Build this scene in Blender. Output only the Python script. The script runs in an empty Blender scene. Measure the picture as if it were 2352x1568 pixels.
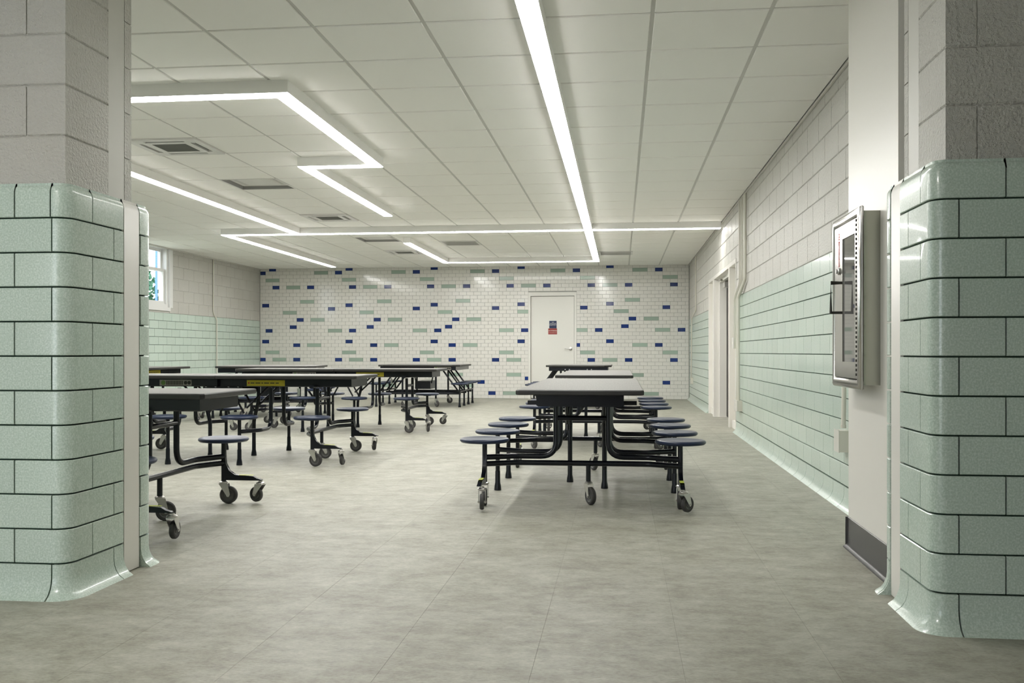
import bpy, bmesh, math, random
from mathutils import Vector, Matrix
random.seed(7)
PI = math.pi
S = bpy.context.scene
COL = S.collection
# ------------------------------------------------------------------ camera
F_PX = 2190.0
PSI = math.atan(250 / F_PX)
cam_d = bpy.data.cameras.new('camera')
cam = bpy.data.objects.new('camera', cam_d)
COL.objects.link(cam)
cam_d.sensor_fit = 'HORIZONTAL'
cam_d.sensor_width = 36.0
cam_d.lens = 36.0 * F_PX / 2352
cam_d.shift_y = 24.0 / 2352
cam_d.clip_start = 0.05
cam_d.clip_end = 300
cam.location = (0, 0, .965)
cam.rotation_euler = (PI / 2, 0, PSI)
S.camera = cam
# ------------------------------------------------------------------ world, exposure
W = bpy.data.worlds.new('daylight')
S.world = W
W.use_nodes = True
bg = W.node_tree.nodes['Background']
bg.inputs[0].default_value = (.86, .93, 1, 1)
bg.inputs[1].default_value = 5.0
S.view_settings.view_transform = 'Standard'
S.view_settings.look = 'None'
S.view_settings.gamma = 1
S.view_settings.use_curve_mapping = False
S.view_settings.exposure = 0.0
LAMP = 38.0            # strength of the linear ceiling lights
# room measures (metres)
XR, XL, YF, ZC = 1.38, -7.66, 19.62, 2.74
YC0 = -3.2             # back of the corridor the camera stands in
GX0, GP = .165, .61    # ceiling grid
GY0, GQ = 5.03, .622
TH = .1355             # glazed tile course
TT = 12 * TH           # top of the wainscot
SKY_P = []


def portal(x, y, z, rz, w, h):
    l = bpy.data.lights.new('window_daylight', 'AREA')
    l.shape = 'RECTANGLE'
    l.size, l.size_y = w, h
    l.cycles.is_portal = True
    o = bpy.data.objects.new('window_daylight', l)
    o.location = (x, y, z)
    o.rotation_euler = (PI / 2, 0, rz)
    COL.objects.link(o)


# ------------------------------------------------------------------ materials
def mat(name, col, rough=.5, metal=0, spec=.5, coat=0):
    m = bpy.data.materials.new(name)
    m.use_nodes = True
    b = m.node_tree.nodes['Principled BSDF']
    b.inputs['Base Color'].default_value = (*col, 1)
    b.inputs['Roughness'].default_value = rough
    b.inputs['Metallic'].default_value = metal
    b.inputs['Specular IOR Level'].default_value = spec
    b.inputs['Coat Weight'].default_value = coat
    b.inputs['Coat Roughness'].default_value = .06
    return m


def nodes(m):
    nt = m.node_tree
    return nt, nt.nodes, nt.links, nt.nodes['Principled BSDF']


def position(nt, scale=(1, 1, 1)):
    g = nt.nodes.new('ShaderNodeNewGeometry')
    mp = nt.nodes.new('ShaderNodeMapping')
    mp.inputs['Scale'].default_value = scale
    nt.links.new(g.outputs['Position'], mp.inputs['Vector'])
    return mp.outputs[0]


def noise(nt, vec, scale, detail=2, rough=.5):
    n = nt.nodes.new('ShaderNodeTexNoise')
    n.inputs['Scale'].default_value = scale
    n.inputs['Detail'].default_value = detail
    n.inputs['Roughness'].default_value = rough
    nt.links.new(vec, n.inputs['Vector'])
    return n.outputs[0]


def ramp(nt, fac, stops):
    r = nt.nodes.new('ShaderNodeValToRGB')
    while len(r.color_ramp.elements) < len(stops):
        r.color_ramp.elements.new(.5)
    for e, (p, c) in zip(r.color_ramp.elements, stops):
        e.position = p
        e.color = (*c, 1)
    nt.links.new(fac, r.inputs[0])
    return r.outputs[0]


def mix(nt, fac, a, b, mode='MIX'):
    n = nt.nodes.new('ShaderNodeMix')
    n.data_type = 'RGBA'
    n.blend_type = mode
    for sock, v in ((n.inputs[0], fac), (n.inputs[6], a), (n.inputs[7], b)):
        if hasattr(v, 'links') or hasattr(v, 'is_linked'):
            nt.links.new(v, sock)
        elif isinstance(v, tuple):
            sock.default_value = (*v, 1)
        else:
            sock.default_value = v
    return n.outputs[2]


def bump(nt, h, strength, dist):
    b = nt.nodes.new('ShaderNodeBump')
    b.inputs['Strength'].default_value = strength
    b.inputs['Distance'].default_value = dist
    nt.links.new(h, b.inputs['Height'])
    return b.outputs[0]


def lum_random(nt, amount):
    oi = nt.nodes.new('ShaderNodeObjectInfo')
    mr = nt.nodes.new('ShaderNodeMapRange')
    mr.inputs[3].default_value = 1 - amount
    mr.inputs[4].default_value = 1 + amount
    nt.links.new(oi.outputs['Random'], mr.inputs[0])
    return mr.outputs[0]


def scale_col(nt, col, fac):
    v = nt.nodes.new('ShaderNodeVectorMath')
    v.operation = 'SCALE'
    nt.links.new(col, v.inputs[0])
    nt.links.new(fac, v.inputs['Scale'])
    return v.outputs[0]


M = {}
# painted concrete block
M['block'] = mat('painted_block', (.74, .72, .67), .42)
nt, N, L, B = nodes(M['block'])
p = position(nt)
h1 = noise(nt, p, 75, 3, .62)
L.new(bump(nt, h1, 1, .011), B.inputs['Normal'])
L.new(scale_col(nt, ramp(nt, noise(nt, p, 1.3, 2), [(.3, (.545, .53, .485)), (.7, (.60, .59, .545))]), lum_random(nt, .012)), B.inputs['Base Color'])
M['paint'] = mat('smooth_paint', (.60, .59, .545), .42)
M['gloss_paint'] = mat('gloss_paint', (.76, .74, .69), .3)
M['door_paint'] = mat('door_paint', (.75, .74, .69), .35)
# green glazed block
M['green'] = mat('green_glaze', (.38, .55, .46), .28, coat=.35)
nt, N, L, B = nodes(M['green'])
p = position(nt)
sp = ramp(nt, noise(nt, p, 150, 2, .6), [(.38, (.43, .535, .46)), (.52, (.515, .62, .545)), (.64, (.63, .71, .65))])
L.new(scale_col(nt, mix(nt, .16, sp, ramp(nt, noise(nt, p, 2.2, 2), [(.35, (.47, .59, .51)), (.65, (.60, .67, .61))])), lum_random(nt, .035)), B.inputs['Base Color'])
L.new(bump(nt, noise(nt, p, 120, 2), .16, .002), B.inputs['Normal'])
M['grout'] = mat('green_grout', (.030, .062, .040), .9)
M['grout_pale'] = mat('pale_grout', (.40, .40, .37), .9)
# glazed wall tiles of the far wall
for k, c in dict(white=(.75, .735, .69), sage=(.34, .43, .36), blue=(.012, .035, .17)).items():
    M[k] = mat(k + '_glaze', c, .12, spec=.5)
    nt, N, L, B = nodes(M[k])
    r = N.new('ShaderNodeRGB')
    r.outputs[0].default_value = (*c, 1)
    L.new(scale_col(nt, r.outputs[0], lum_random(nt, .02 if k == 'white' else .12)), B.inputs['Base Color'])
    L.new(bump(nt, noise(nt, position(nt), 9, 1), .10, .004), B.inputs['Normal'])
# floor
M['floor'] = mat('vinyl_floor', (.4, .4, .35), .5, spec=.38)
nt, N, L, B = nodes(M['floor'])
a = noise(nt, position(nt, (1.0, 1.25, 1)), 3.6, 6, .66)
b2 = noise(nt, position(nt, (1.0, 1.5, 1)), 11, 7, .74)
c2 = noise(nt, position(nt, (1.0, 1.2, 1)), .7, 2)
d2 = noise(nt, position(nt, (1.0, 2.2, 1)), 55, 4, .75)
ca = ramp(nt, a, [(.34, (.16, .15, .108)), (.45, (.25, .245, .188)), (.55, (.345, .35, .29)), (.66, (.46, .46, .39))])
cb = ramp(nt, b2, [(.34, (.095, .088, .058)), (.46, (.255, .245, .195)), (.54, (.35, .345, .285)), (.68, (.53, .525, .455))])
col = mix(nt, .50, ca, cb)
col = mix(nt, .12, col, ramp(nt, c2, [(.35, (.29, .285, .23)), (.65, (.42, .415, .36))]))
col = mix(nt, .20, col, ramp(nt, d2, [(.36, (.07, .065, .045)), (.47, (.33, .32, .27)), (.66, (.55, .54, .48))]))
L.new(scale_col(nt, col, lum_random(nt, .012)), B.inputs['Base Color'])
rr = N.new('ShaderNodeMapRange')
rr.inputs[3].default_value = .42
rr.inputs[4].default_value = .58
L.new(b2, rr.inputs[0])
L.new(rr.outputs[0], B.inputs['Roughness'])
L.new(bump(nt, b2, .10, .0015), B.inputs['Normal'])
# ceiling
M['tile'] = mat('ceiling_board', (.93, .92, .88), .85, spec=.2)
nt, N, L, B = nodes(M['tile'])
L.new(bump(nt, noise(nt, position(nt), 240, 2), .25, .002), B.inputs['Normal'])
M['tbar'] = mat('grid_metal', (.60, .59, .56), .5)
M['housing'] = mat('lamp_housing', (.86, .85, .82), .4)
M['dark'] = mat('gap_shade', (.012, .012, .012), .8)  # near-black standing in for shade inside gaps and ducts
M['grille'] = mat('grille_grey', (.20, .20, .18), .6)
M['vent'] = mat('vent_white', (.70, .69, .66), .4)
M['lamp'] = mat('lamp_lens', (.9, .9, .85), .5)
nt, N, L, B = nodes(M['lamp'])
B.inputs['Emission Color'].default_value = (1, .985, .96, 1)
B.inputs['Emission Strength'].default_value = LAMP
M['fill_lamp'] = mat('fill_light_lens', (.9, .9, .85), .5)  # lens of the added corridor fill light
nt, N, L, B = nodes(M['fill_lamp'])
B.inputs['Emission Color'].default_value = (1, .96, .90, 1)
B.inputs['Emission Strength'].default_value = LAMP * 1.7
# furniture
M['black'] = mat('black_powder_coat', (.004, .0055, .010), .27, spec=.38)
M['edge'] = mat('black_edge_band', (.022, .021, .019), .45)
M['lam'] = mat('pale_laminate', (.25, .245, .235), .65, spec=.1)
nt, N, L, B = nodes(M['lam'])
tc = N.new('ShaderNodeTexCoord')
mp = N.new('ShaderNodeMapping')
mp.inputs['Scale'].default_value = (2, 60, 1)
L.new(tc.outputs['Object'], mp.inputs[0])
L.new(ramp(nt, noise(nt, mp.outputs[0], 3, 3), [(.35, (.225, .22, .21)), (.65, (.27, .265, .25))]), B.inputs['Base Color'])
M['seat'] = mat('navy_plastic', (.010, .019, .050), .36, spec=.4)
nt, N, L, B = nodes(M['seat'])
L.new(bump(nt, noise(nt, position(nt), 420, 1), .2, .001), B.inputs['Normal'])
M['chrome'] = mat('zinc_plate', (.62, .61, .59), .28, metal=1)
M['rubber'] = mat('grey_rubber', (.045, .043, .042), .6)
M['hub'] = mat('grey_hub', (.11, .108, .105), .45)
M['yellow'] = mat('yellow_label', (.52, .44, .02), .5)
M['lime'] = mat('lime_label', (.55, .62, .08), .5)
M['grey_label'] = mat('grey_label', (.30, .29, .25), .5)
M['green_dot'] = mat('green_mark', (.12, .24, .06), .5)
M['ink'] = mat('black_ink', (.02, .02, .015), .6)
M['red_ink'] = mat('red_ink', (.55, .03, .02), .6)
M['white_ink'] = mat('white_ink', (.80, .78, .74), .6)
M['sign_blue'] = mat('sign_blue', (.015, .03, .09), .5)
M['sign_red'] = mat('sign_red', (.30, .035, .03), .5)
M['steel'] = mat('brushed_steel', (.52, .51, .49), .22, metal=1)
nt, N, L, B = nodes(M['steel'])
L.new(bump(nt, noise(nt, position(nt, (60, 60, 1.5)), 6, 2), .08, .002), B.inputs['Normal'])
M['steel_back'] = mat('satin_steel_box', (.34, .335, .29), .12, metal=1)
M['glass'] = mat('clear_glass', (1, 1, 1), .02)
M['glass'].node_tree.nodes['Principled BSDF'].inputs['Transmission Weight'].default_value = 1
M['glass'].node_tree.nodes['Principled BSDF'].inputs['IOR'].default_value = 1.05
M['pane'] = mat('cabinet_glass', (.12, .12, .115), .03, spec=.9)
M['base'] = mat('rubber_base', (.060, .057, .058), .33)
M['floor_joint'] = mat('floor_joint', (.16, .155, .12), .7)
M['recess'] = mat('recess_shade', (.30, .295, .28), .5)  # grey stands in for shade on the diffuser's recess walls
M['shade'] = mat('roller_shade', (.85, .85, .82), .8)
M['shade'].node_tree.nodes['Principled BSDF'].inputs['Transmission Weight'].default_value = .6
M['conduit'] = mat('conduit_paint', (.66, .64, .56), .35)
M['frame'] = mat('window_frame_white', (.78, .78, .76), .35)
M['steel_door'] = mat('dark_brown_door', (.022, .021, .018), .5)
M['grass'] = mat('outdoor_ground', (.30, .32, .22), .9)
M['brick'] = mat('brick_red', (.42, .22, .15), .8)
nt, N, L, B = nodes(M['brick'])
bt = N.new('ShaderNodeTexBrick')
bt.inputs['Scale'].default_value = 4
for i, c in ((1, (.20, .11, .08)), (2, (.14, .08, .06)), (3, (.34, .33, .32))):
    bt.inputs[i].default_value = (*c, 1)
cx = N.new('ShaderNodeCombineXYZ')
gg = N.new('ShaderNodeNewGeometry')
ss = N.new('ShaderNodeSeparateXYZ')
L.new(gg.outputs['Position'], ss.inputs[0])
L.new(ss.outputs[0], cx.inputs[0])
L.new(ss.outputs[2], cx.inputs[1])
L.new(cx.outputs[0], bt.inputs[0])
L.new(bt.outputs[0], B.inputs['Base Color'])
M['leaf'] = mat('tree_leaf', (.10, .26, .16), .6)
M['leaf'].node_tree.nodes['Principled BSDF'].inputs['Subsurface Weight'].default_value = 0
M['bark'] = mat('tree_bark', (.30, .26, .22), .8)
M['downpipe'] = mat('blue_downpipe', (.10, .22, .55), .4)


# ------------------------------------------------------------------ helpers
class MB:
    """collects geometry for ONE mesh"""

    def __init__(s):
        s.v, s.f, s.m, s.mats = [], [], [], []

    def mi(s, m):
        if m not in s.mats:
            s.mats.append(m)
        return s.mats.index(m)

    def add(s, vs, fs, m):
        o = len(s.v)
        s.v += [tuple(v) for v in vs]
        s.f += [tuple(i + o for i in f) for f in fs]
        k = s.mi(m)
        s.m += [k] * len(fs)

    def box(s, a, b, m, mtop=None, T=None):
        (x0, y0, z0), (x1, y1, z1) = a, b
        vs = [(x, y, z) for x in (x0, x1) for y in (y0, y1) for z in (z0, z1)]
        if T:
            vs = [T @ Vector(v) for v in vs]
        fs = [(0, 1, 3, 2), (4, 6, 7, 5), (0, 4, 5, 1), (2, 3, 7, 6), (0, 2, 6, 4)]
        s.add(vs, fs, m)
        s.add(vs, [(1, 5, 7, 3)], mtop or m)

    def prism(s, pts, z0, z1, m, mtop=None):
        n = len(pts)
        vs = [(x, y, z0) for x, y in pts] + [(x, y, z1) for x, y in pts]
        s.add(vs, [(i, (i + 1) % n, n + (i + 1) % n, n + i) for i in range(n)] + [tuple(range(n - 1, -1, -1))], m)
        s.add(vs[n:], [tuple(range(n))], mtop or m)

    def rings(s, rs, m, closed=True, caps=True):
        n = len(rs[0])
        vs = [v for r in rs for v in r]
        fs = []
        for k in range(len(rs) - 1):
            for i in range(n if closed else n - 1):
                j = (i + 1) % n
                fs.append((k * n + i, k * n + j, (k + 1) * n + j, (k + 1) * n + i))
        if caps:
            fs.append(tuple(range(n - 1, -1, -1)))
            fs.append(tuple((len(rs) - 1) * n + i for i in range(n)))
        s.add(vs, fs, m)

    def tube(s, pts, r, m, seg=10, caps=True):
        pts = [Vector(p) for p in pts]
        t0 = (pts[1] - pts[0]).normalized()
        up = Vector((0, 0, 1)) if abs(t0.z) < .9 else Vector((1, 0, 0))
        n = (up - t0 * up.dot(t0)).normalized()
        rs = []
        for i, q in enumerate(pts):
            a = (pts[i] - pts[i - 1]).normalized() if i else t0
            b = (pts[i + 1] - pts[i]).normalized() if i < len(pts) - 1 else a
            t = (a + b).normalized()
            n = (n - t * n.dot(t)).normalized()
            bn = t.cross(n)
            k = 1 / max(.5, math.sqrt((1 + a.dot(b)) / 2))
            rr = r[i] if isinstance(r, (list, tuple)) else r
            rs.append([q + (n * math.cos(2 * PI * j / seg) + bn * math.sin(2 * PI * j / seg)) * rr * k for j in range(seg)])
        s.rings(rs, m, True, caps)

    def lathe(s, prof, m, seg=24, T=None, ms=None):
        """prof: (radius, z) from bottom to top, around z"""
        T = T or Matrix()
        n = len(prof)
        vs = [T @ Vector((r * math.cos(2 * PI * j / seg), r * math.sin(2 * PI * j / seg), z)) for r, z in prof for j in range(seg)]
        for k in range(n - 1):
            fs = [(k * seg + j, k * seg + (j + 1) % seg, (k + 1) * seg + (j + 1) % seg, (k + 1) * seg + j) for j in range(seg)]
            o = len(s.v)
            if k == 0:
                s.v += [tuple(v) for v in vs]
                base = o
            s.f += [tuple(i + base for i in f) for f in fs]
            s.m += [s.mi(ms[k] if ms else m)] * seg
        s.f += [tuple(base + j for j in range(seg - 1, -1, -1)), tuple(base + (n - 1) * seg + j for j in range(seg))]
        s.m += [s.mi(ms[0] if ms else m), s.mi(ms[-1] if ms else m)]

    def mesh(s, name, smooth=None):
        me = bpy.data.meshes.new(name)
        me.from_pydata(s.v, [], s.f)
        for m in s.mats:
            me.materials.append(M[m])
        me.polygons.foreach_set('material_index', s.m)
        bm = bmesh.new()
        bm.from_mesh(me)
        bmesh.ops.recalc_face_normals(bm, faces=bm.faces)
        bm.to_mesh(me)
        bm.free()
        if smooth:
            me.polygons.foreach_set('use_smooth', [True] * len(me.polygons))
            me.set_sharp_from_angle(angle=math.radians(smooth))
        me.update()
        return me


def soft_box(a, b, c, m):
    """box with chamfered front (-y) and both side faces"""
    (x0, y0, z0), (x1, y1, z1) = a, b
    mb = MB()
    o = lambda e, z: [(x0 + e, y1, z), (x0 + e, y0 + e, z), (x1 - e, y0 + e, z), (x1 - e, y1, z)]
    mb.rings([o(c, z0), o(0, z0 + c), o(0, z1 - c), o(c, z1)], m)
    return mb


def put(name, me, parent=None, loc=(0, 0, 0), rz=0, kind=None, label=None, cat=None, group=None, smooth=None):
    if isinstance(me, MB):
        me = me.mesh(name, smooth)
    o = bpy.data.objects.new(name, me)
    o.location = loc
    o.rotation_euler = (0, 0, rz)
    if parent:
        o.parent = parent
    COL.objects.link(o)
    for k, v in (('kind', kind), ('label', label), ('category', cat), ('group', group)):
        if v:
            o[k] = v
    return o


def thing(name, label, cat, loc=(0, 0, 0), rz=0, group=None, kind=None):
    return put(name, None, None, loc, rz, kind, label, cat, group)


def copy_tree(o, parent=None):
    c = o.copy()
    COL.objects.link(c)
    if parent:
        c.parent = parent
    for ch in list(o.children):
        copy_tree(ch, c)
    return c


def fillet(pts, r, n=5):
    pts = [Vector(p) for p in pts]
    out = [pts[0]]
    for i in range(1, len(pts) - 1):
        a, b, c = pts[i - 1], pts[i], pts[i + 1]
        u, v = (a - b), (c - b)
        rr = r[i - 1] if isinstance(r, (list, tuple)) else r
        d = min(rr, u.length * .49, v.length * .49)
        p0, p2 = b + u.normalized() * d, b + v.normalized() * d
        for k in range(n + 1):
            t = k / n
            out.append(p0 * (1 - t) ** 2 + b * 2 * t * (1 - t) + p2 * t * t)
    out.append(pts[-1])
    return out


def wall_grid(mb, us, zs, hole, w0, w1, at, mfun):
    """box wall on a grid of cells with holes; at(u,w,z)->xyz; outer skin only"""
    nu, nz = len(us) - 1, len(zs) - 1
    solid = lambda i, j: 0 <= i < nu and 0 <= j < nz and not hole((us[i] + us[i + 1]) / 2, (zs[j] + zs[j + 1]) / 2)
    idx = {}
    vs, fl = [], []

    def vid(i, j, w):
        k = (i, j, w)
        if k not in idx:
            idx[k] = len(vs)
            vs.append(at(us[i], w1 if w else w0, zs[j]))
        return idx[k]
    for i in range(nu):
        for j in range(nz):
            if not solid(i, j):
                continue
            m = mfun((zs[j] + zs[j + 1]) / 2)
            q = lambda w: [vid(i, j, w), vid(i + 1, j, w), vid(i + 1, j + 1, w), vid(i, j + 1, w)]
            a, b = q(0), q(1)
            fl.append((tuple(a), m))
            fl.append((tuple(b[::-1]), m))
            for (di, dj, e) in ((0, -1, (0, 1)), (1, 0, (1, 2)), (0, 1, (2, 3)), (-1, 0, (3, 0))):
                if not solid(i + di, j + dj):
                    fl.append(((a[e[0]], b[e[0]], b[e[1]], a[e[1]]), m))
    o = len(mb.v)
    mb.v += vs
    for f, m in fl:
        mb.f.append(tuple(k + o for k in f))
        mb.m.append(mb.mi(m))


_tc = {}


def slab(w, h, t, ch, m):
    """tile/block face piece: local x = width (centred), z = height from 0, front at -y t"""
    key = (round(w, 3), round(h, 3), t, ch, m)
    if key not in _tc:
        mb = MB()
        slab_into(mb, Matrix(), w, h, t, ch, m)
        _tc[key] = mb.mesh(m + '_piece')
    return _tc[key]


def slab_into(mb, T, w, h, t, ch, m):
    x = w / 2
    vs = [(-x, .004, 0), (x, .004, 0), (x, .004, h), (-x, .004, h),
          (-x, -t + ch, 0), (x, -t + ch, 0), (x, -t + ch, h), (-x, -t + ch, h),
          (-x + ch, -t, ch), (x - ch, -t, ch), (x - ch, -t, h - ch), (-x + ch, -t, h - ch)]
    fs = [(8, 9, 10, 11)] + [(4 + i, 4 + (i + 1) % 4, 8 + (i + 1) % 4, 8 + i) for i in range(4)] + [(i, (i + 1) % 4, 4 + (i + 1) % 4, 4 + i) for i in range(4)]
    mb.add([T @ Vector(v) for v in vs], fs, m)


COVE = [(.0, 1.0), (.0, .62), (.003, .45), (.011, .28), (.024, .13), (.043, .02), (.046, 0)]


def cove(w, h, t, m):
    key = ('cove', round(w, 3), round(h, 3), m)
    if key not in _tc:
        mb = MB()
        cove_into(mb, Matrix(), w, h, t, m)
        _tc[key] = mb.mesh('cove_piece', 50)
    return _tc[key]


def cove_into(mb, T, w, h, t, m):
    prof = [(-.004, h), (t, h)] + [(t + o, z * h) for o, z in COVE[1:]] + [(-.004, 0)]
    rs = [[T @ Vector((x, -y, z)) for y, z in prof] for x in (-w / 2, w / 2)]
    mb.rings(rs, m)


# ------------------------------------------------------------------ structure: floor, ceiling
fl = MB()
fl.box((-9.5, YC0 - .3, -.12), (4.5, YF + .4, -.0012), 'floor_joint')
floor = put('floor', fl, kind='structure')
tiles = []
for i in range(-21, 10):
    xa = .189 + .457 * i
    for j in range(-8, 19):
        ya = 3.625 + .914 * j + (.457 if i % 2 else 0)
        tiles.append((xa, ya))
tiles.sort(key=lambda t: 0 if (t[1] + .9 > 2.2 and t[1] < 20 and t[0] > -7.9 and t[0] < 1.6 and (t[1] + .9) * .98 > -t[0] * 1.3) else 1)
near_ = [t for t in tiles if t[1] + .914 > 2.4 and -.66 * (t[1] + .9) - .3 < t[0] < 1.5]
near_.sort(key=lambda t: t[1])
far_ = near_[300:] + [t for t in tiles if t not in near_]
near_ = near_[:300]
ft = MB()
ft.box((0, 0, -.003), (.4562, .9132, 0), 'floor')
fme = ft.mesh('floor_tile')
for x, y in near_:
    put('floor_tile', fme, floor, (x, y, 0))
ft = MB()
for x, y in far_:
    ft.box((x, y, -.003), (x + .4562, y + .9132, 0), 'floor')
put('floor_tile_field', ft, floor, kind='stuff')
ceil = MB()
ceil.box((XL - .17, YC0 - .3, ZC + .03), (4.5, YF + .4, ZC + .2), 'tbar')
ceiling = put('ceiling', ceil, kind='structure')
# room perimeter soffit over the corridor
cc = MB()
cc.box((-9.5, YC0 - .3, ZC - .0), (4.5, 4.09, ZC + .029), 'tile')
put('corridor_ceiling_panel', cc, ceiling)
VENTS = {(6, 4): 'cassette', (6, 7): 'diffuser', (6, 11): 'cassette', (6, 15): 'diffuser', (6, 18): 'cassette', (4, 16): 'plate', (0, 19): 'plate'}
# columns: cell k spans x from GX0-GP*(k+1) to GX0-GP*k (k=-2,-1 to the right)
cells = []
for k in range(-2, 13):
    xa, xb = max(GX0 - GP * (k + 1), XL + .012), min(GX0 - GP * k, XR - .012)
    if xb - xa < .03:
        continue
    for j in range(-2, 24):
        ya, yb = max(GY0 + GQ * j, 4.1), min(GY0 + GQ * (j + 1), YF - .012)
        if yb - ya < .03 or ((k, j) in VENTS):
            continue
        cells.append((xa, xb, ya, yb))
cells.sort(key=lambda c: (c[0] + 1.5) ** 2 * .4 + (c[2]) ** 2)
rest = MB()
_cm = {}


def ctile(mb, w, d):
    x, y, c = w / 2 - .011, d / 2 - .011, .003
    mb.rings([[(sx * x, sy * y, .028) for sx, sy in ((-1, -1), (1, -1), (1, 1), (-1, 1))],
              [(sx * x, sy * y, -.004) for sx, sy in ((-1, -1), (1, -1), (1, 1), (-1, 1))],
              [(sx * (x - c), sy * (y - c), -.008) for sx, sy in ((-1, -1), (1, -1), (1, 1), (-1, 1))]], 'tile')


for n, (xa, xb, ya, yb) in enumerate(cells):
    w, d = round(xb - xa, 3), round(yb - ya, 3)
    if n < 300:
        if (w, d) not in _cm:
            t = MB()
            ctile(t, w, d)
            _cm[(w, d)] = t.mesh('ceiling_tile')
        put('ceiling_tile', _cm[(w, d)], ceiling, ((xa + xb) / 2, (ya + yb) / 2, ZC))
    else:
        t = MB()
        ctile(t, w, d)
        rest.add([(x + (xa + xb) / 2, y + (ya + yb) / 2, z + ZC) for x, y, z in t.v], t.f, 'tile')
put('ceiling_tile_field', rest, ceiling, kind='stuff')
for k in range(-1, 13):
    b = MB()
    b.box((GX0 - GP * k - .012, 4.1, ZC - .0015), (GX0 - GP * k + .012, YF, ZC + .029), 'tbar')
    put('grid_bar', b, ceiling)
for j in range(-1, 24):
    b = MB()
    b.box((XL, GY0 + GQ * j - .012, ZC), (XR, GY0 + GQ * j + .012, ZC + .029), 'tbar')
    put('grid_bar', b, ceiling)

# ------------------------------------------------------------------ far wall
ZP, HP = .0767, .07615
Z0 = .0344
DX0, DX1, DZ = -1.90, -.905, 2.195       # door opening with frame
wf = MB()
wall_grid(wf, [XL - .3, DX0, DX1, XR + .3], [0, DZ, ZC + .1], lambda u, z: DX0 < u < DX1 and z < DZ, YF + .008, YF + .3, lambda u, w, z: (u, w, z), lambda z: 'grout_pale')
wall_far = put('wall_far', wf, kind='structure')
cols = """34 -7.602B -6.316G -5.937B -4.642G -4.264B -2.969G -2.586B -1.292G -.909B .393G .773B|32 -7.368G -5.707G -4.034G -2.356G -.679G 1.001G|
30 -7.302B -6.925G -6.545B -5.633B -5.253G -4.874B -3.958B -3.579G -3.198B -2.279B -1.9G -1.519B -.601B -.217G .161B 1.077B|26 -6.613G -4.947G -3.271G .24G|
25 -7.527B -5.709B -3.884B -2.052B -.222B|24 -6.087B -4.262B -2.586B -.751B .923B|23 -6.993G -5.328G -3.654G -1.96G .012G|
21 -6.767B -6.388G -5.1B -4.72G -3.424B -3.044G .238B .618G|19 -6.918B -5.251B -3.579B .086B|18 -7.45B -6.011G -5.631B -4.188G -3.807B -2.356G -1.976B -.824G -.451B .847G 1.227B|
15 -7.525B -5.707B -3.884B -2.052B -.222B|14 -6.844B -6.467G -5.175B -4.797G -3.501B -3.121G -.871B .386G .768B|12 -7.368G -5.702G -4.032G -2.356G -.679G .997G|
10 -7.583B -7.22G -6.844B -5.932B -5.553G -5.175B -4.262B -3.879G -3.501B -2.584B -2.203G -.606B -.222G .156B 1.073B|6 -5.72G -3.421G -2.203G .31G|5 -1.933B|4 -6.5B -2.889B .921B|
3 -4.9G -3.198G|1 -2.656B -2.279G .623G|35 -7.368B -5.70B -3.877B -2.045B -.212B"""
spec = {}
for ln in cols.replace('\n', '').split('|'):
    a = ln.split()
    for t in a[1:]:
        spec.setdefault(int(a[0]), []).append((float(t[:-1]), t[-1]))
whites = []
G_ = .0035
for r in range(0, 37):
    z0 = Z0 + ZP * (r - .5)
    z1 = z0 + ZP
    if r == 0:
        z0 = .002
    z1 = min(z1, ZC + .01)
    if z1 - z0 < .02:
        continue
    taken = []
    for x, k in spec.get(r, []):
        i = round((x - .0062) / HP)
        hw = 1 if k == 'B' else 2
        taken.append((i - hw, i + hw))
        a, b = max((i - hw) * HP + .0062, XL + .01), min((i + hw) * HP + .0062, XR - .01)
        for (u0, u1) in (((a, min(b, DX0)), (max(a, DX1), b)) if z0 < DZ and a < DX1 and b > DX0 else ((a, b),)):
            if u1 - u0 > .02:
                nm = 'blue_tile' if k == 'B' else 'sage_tile'
                put(nm, slab(u1 - u0 - G_, z1 - z0 - G_, .008, .0012, 'blue' if k == 'B' else 'sage'), wall_far, ((u0 + u1) / 2, YF + .008, z0 + G_ / 2))
    par = r % 2
    i = -102 + par
    while i * HP < XR:
        a, b = i, i + 2
        for (t0, t1) in taken:
            if t0 < b and t1 > a:
                if t0 > a:
                    b = t0
                elif t1 < b:
                    a = t1
                else:
                    b = a
        if b > a:
            xa, xb = max(a * HP + .0062, XL + .01), min(b * HP + .0062, XR - .01)
            segs = ((xa, min(xb, DX0)), (max(xa, DX1), xb)) if z0 < DZ and xa < DX1 and xb > DX0 else ((xa, xb),)
            for u0, u1 in segs:
                if u1 - u0 > .012:
                    whites.append((u0, u1, z0, z1))
        i += 2
whites.sort(key=lambda q: -(q[0] + (q[2] > .8) * 10))
field = MB()
for n, (u0, u1, z0, z1) in enumerate(whites):
    if n < 300:
        put('white_tile', slab(u1 - u0 - G_, z1 - z0 - G_, .008, .0012, 'white'), wall_far, ((u0 + u1) / 2, YF + .008, z0 + G_ / 2))
    else:
        slab_into(field, Matrix.Translation(((u0 + u1) / 2, YF + .008, z0 + G_ / 2)), u1 - u0 - G_, z1 - z0 - G_, .008, .0012, 'white')
put('white_tile_field', field, wall_far, kind='stuff')

# ------------------------------------------------------------------ side walls with green glazed tile and painted block


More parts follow.
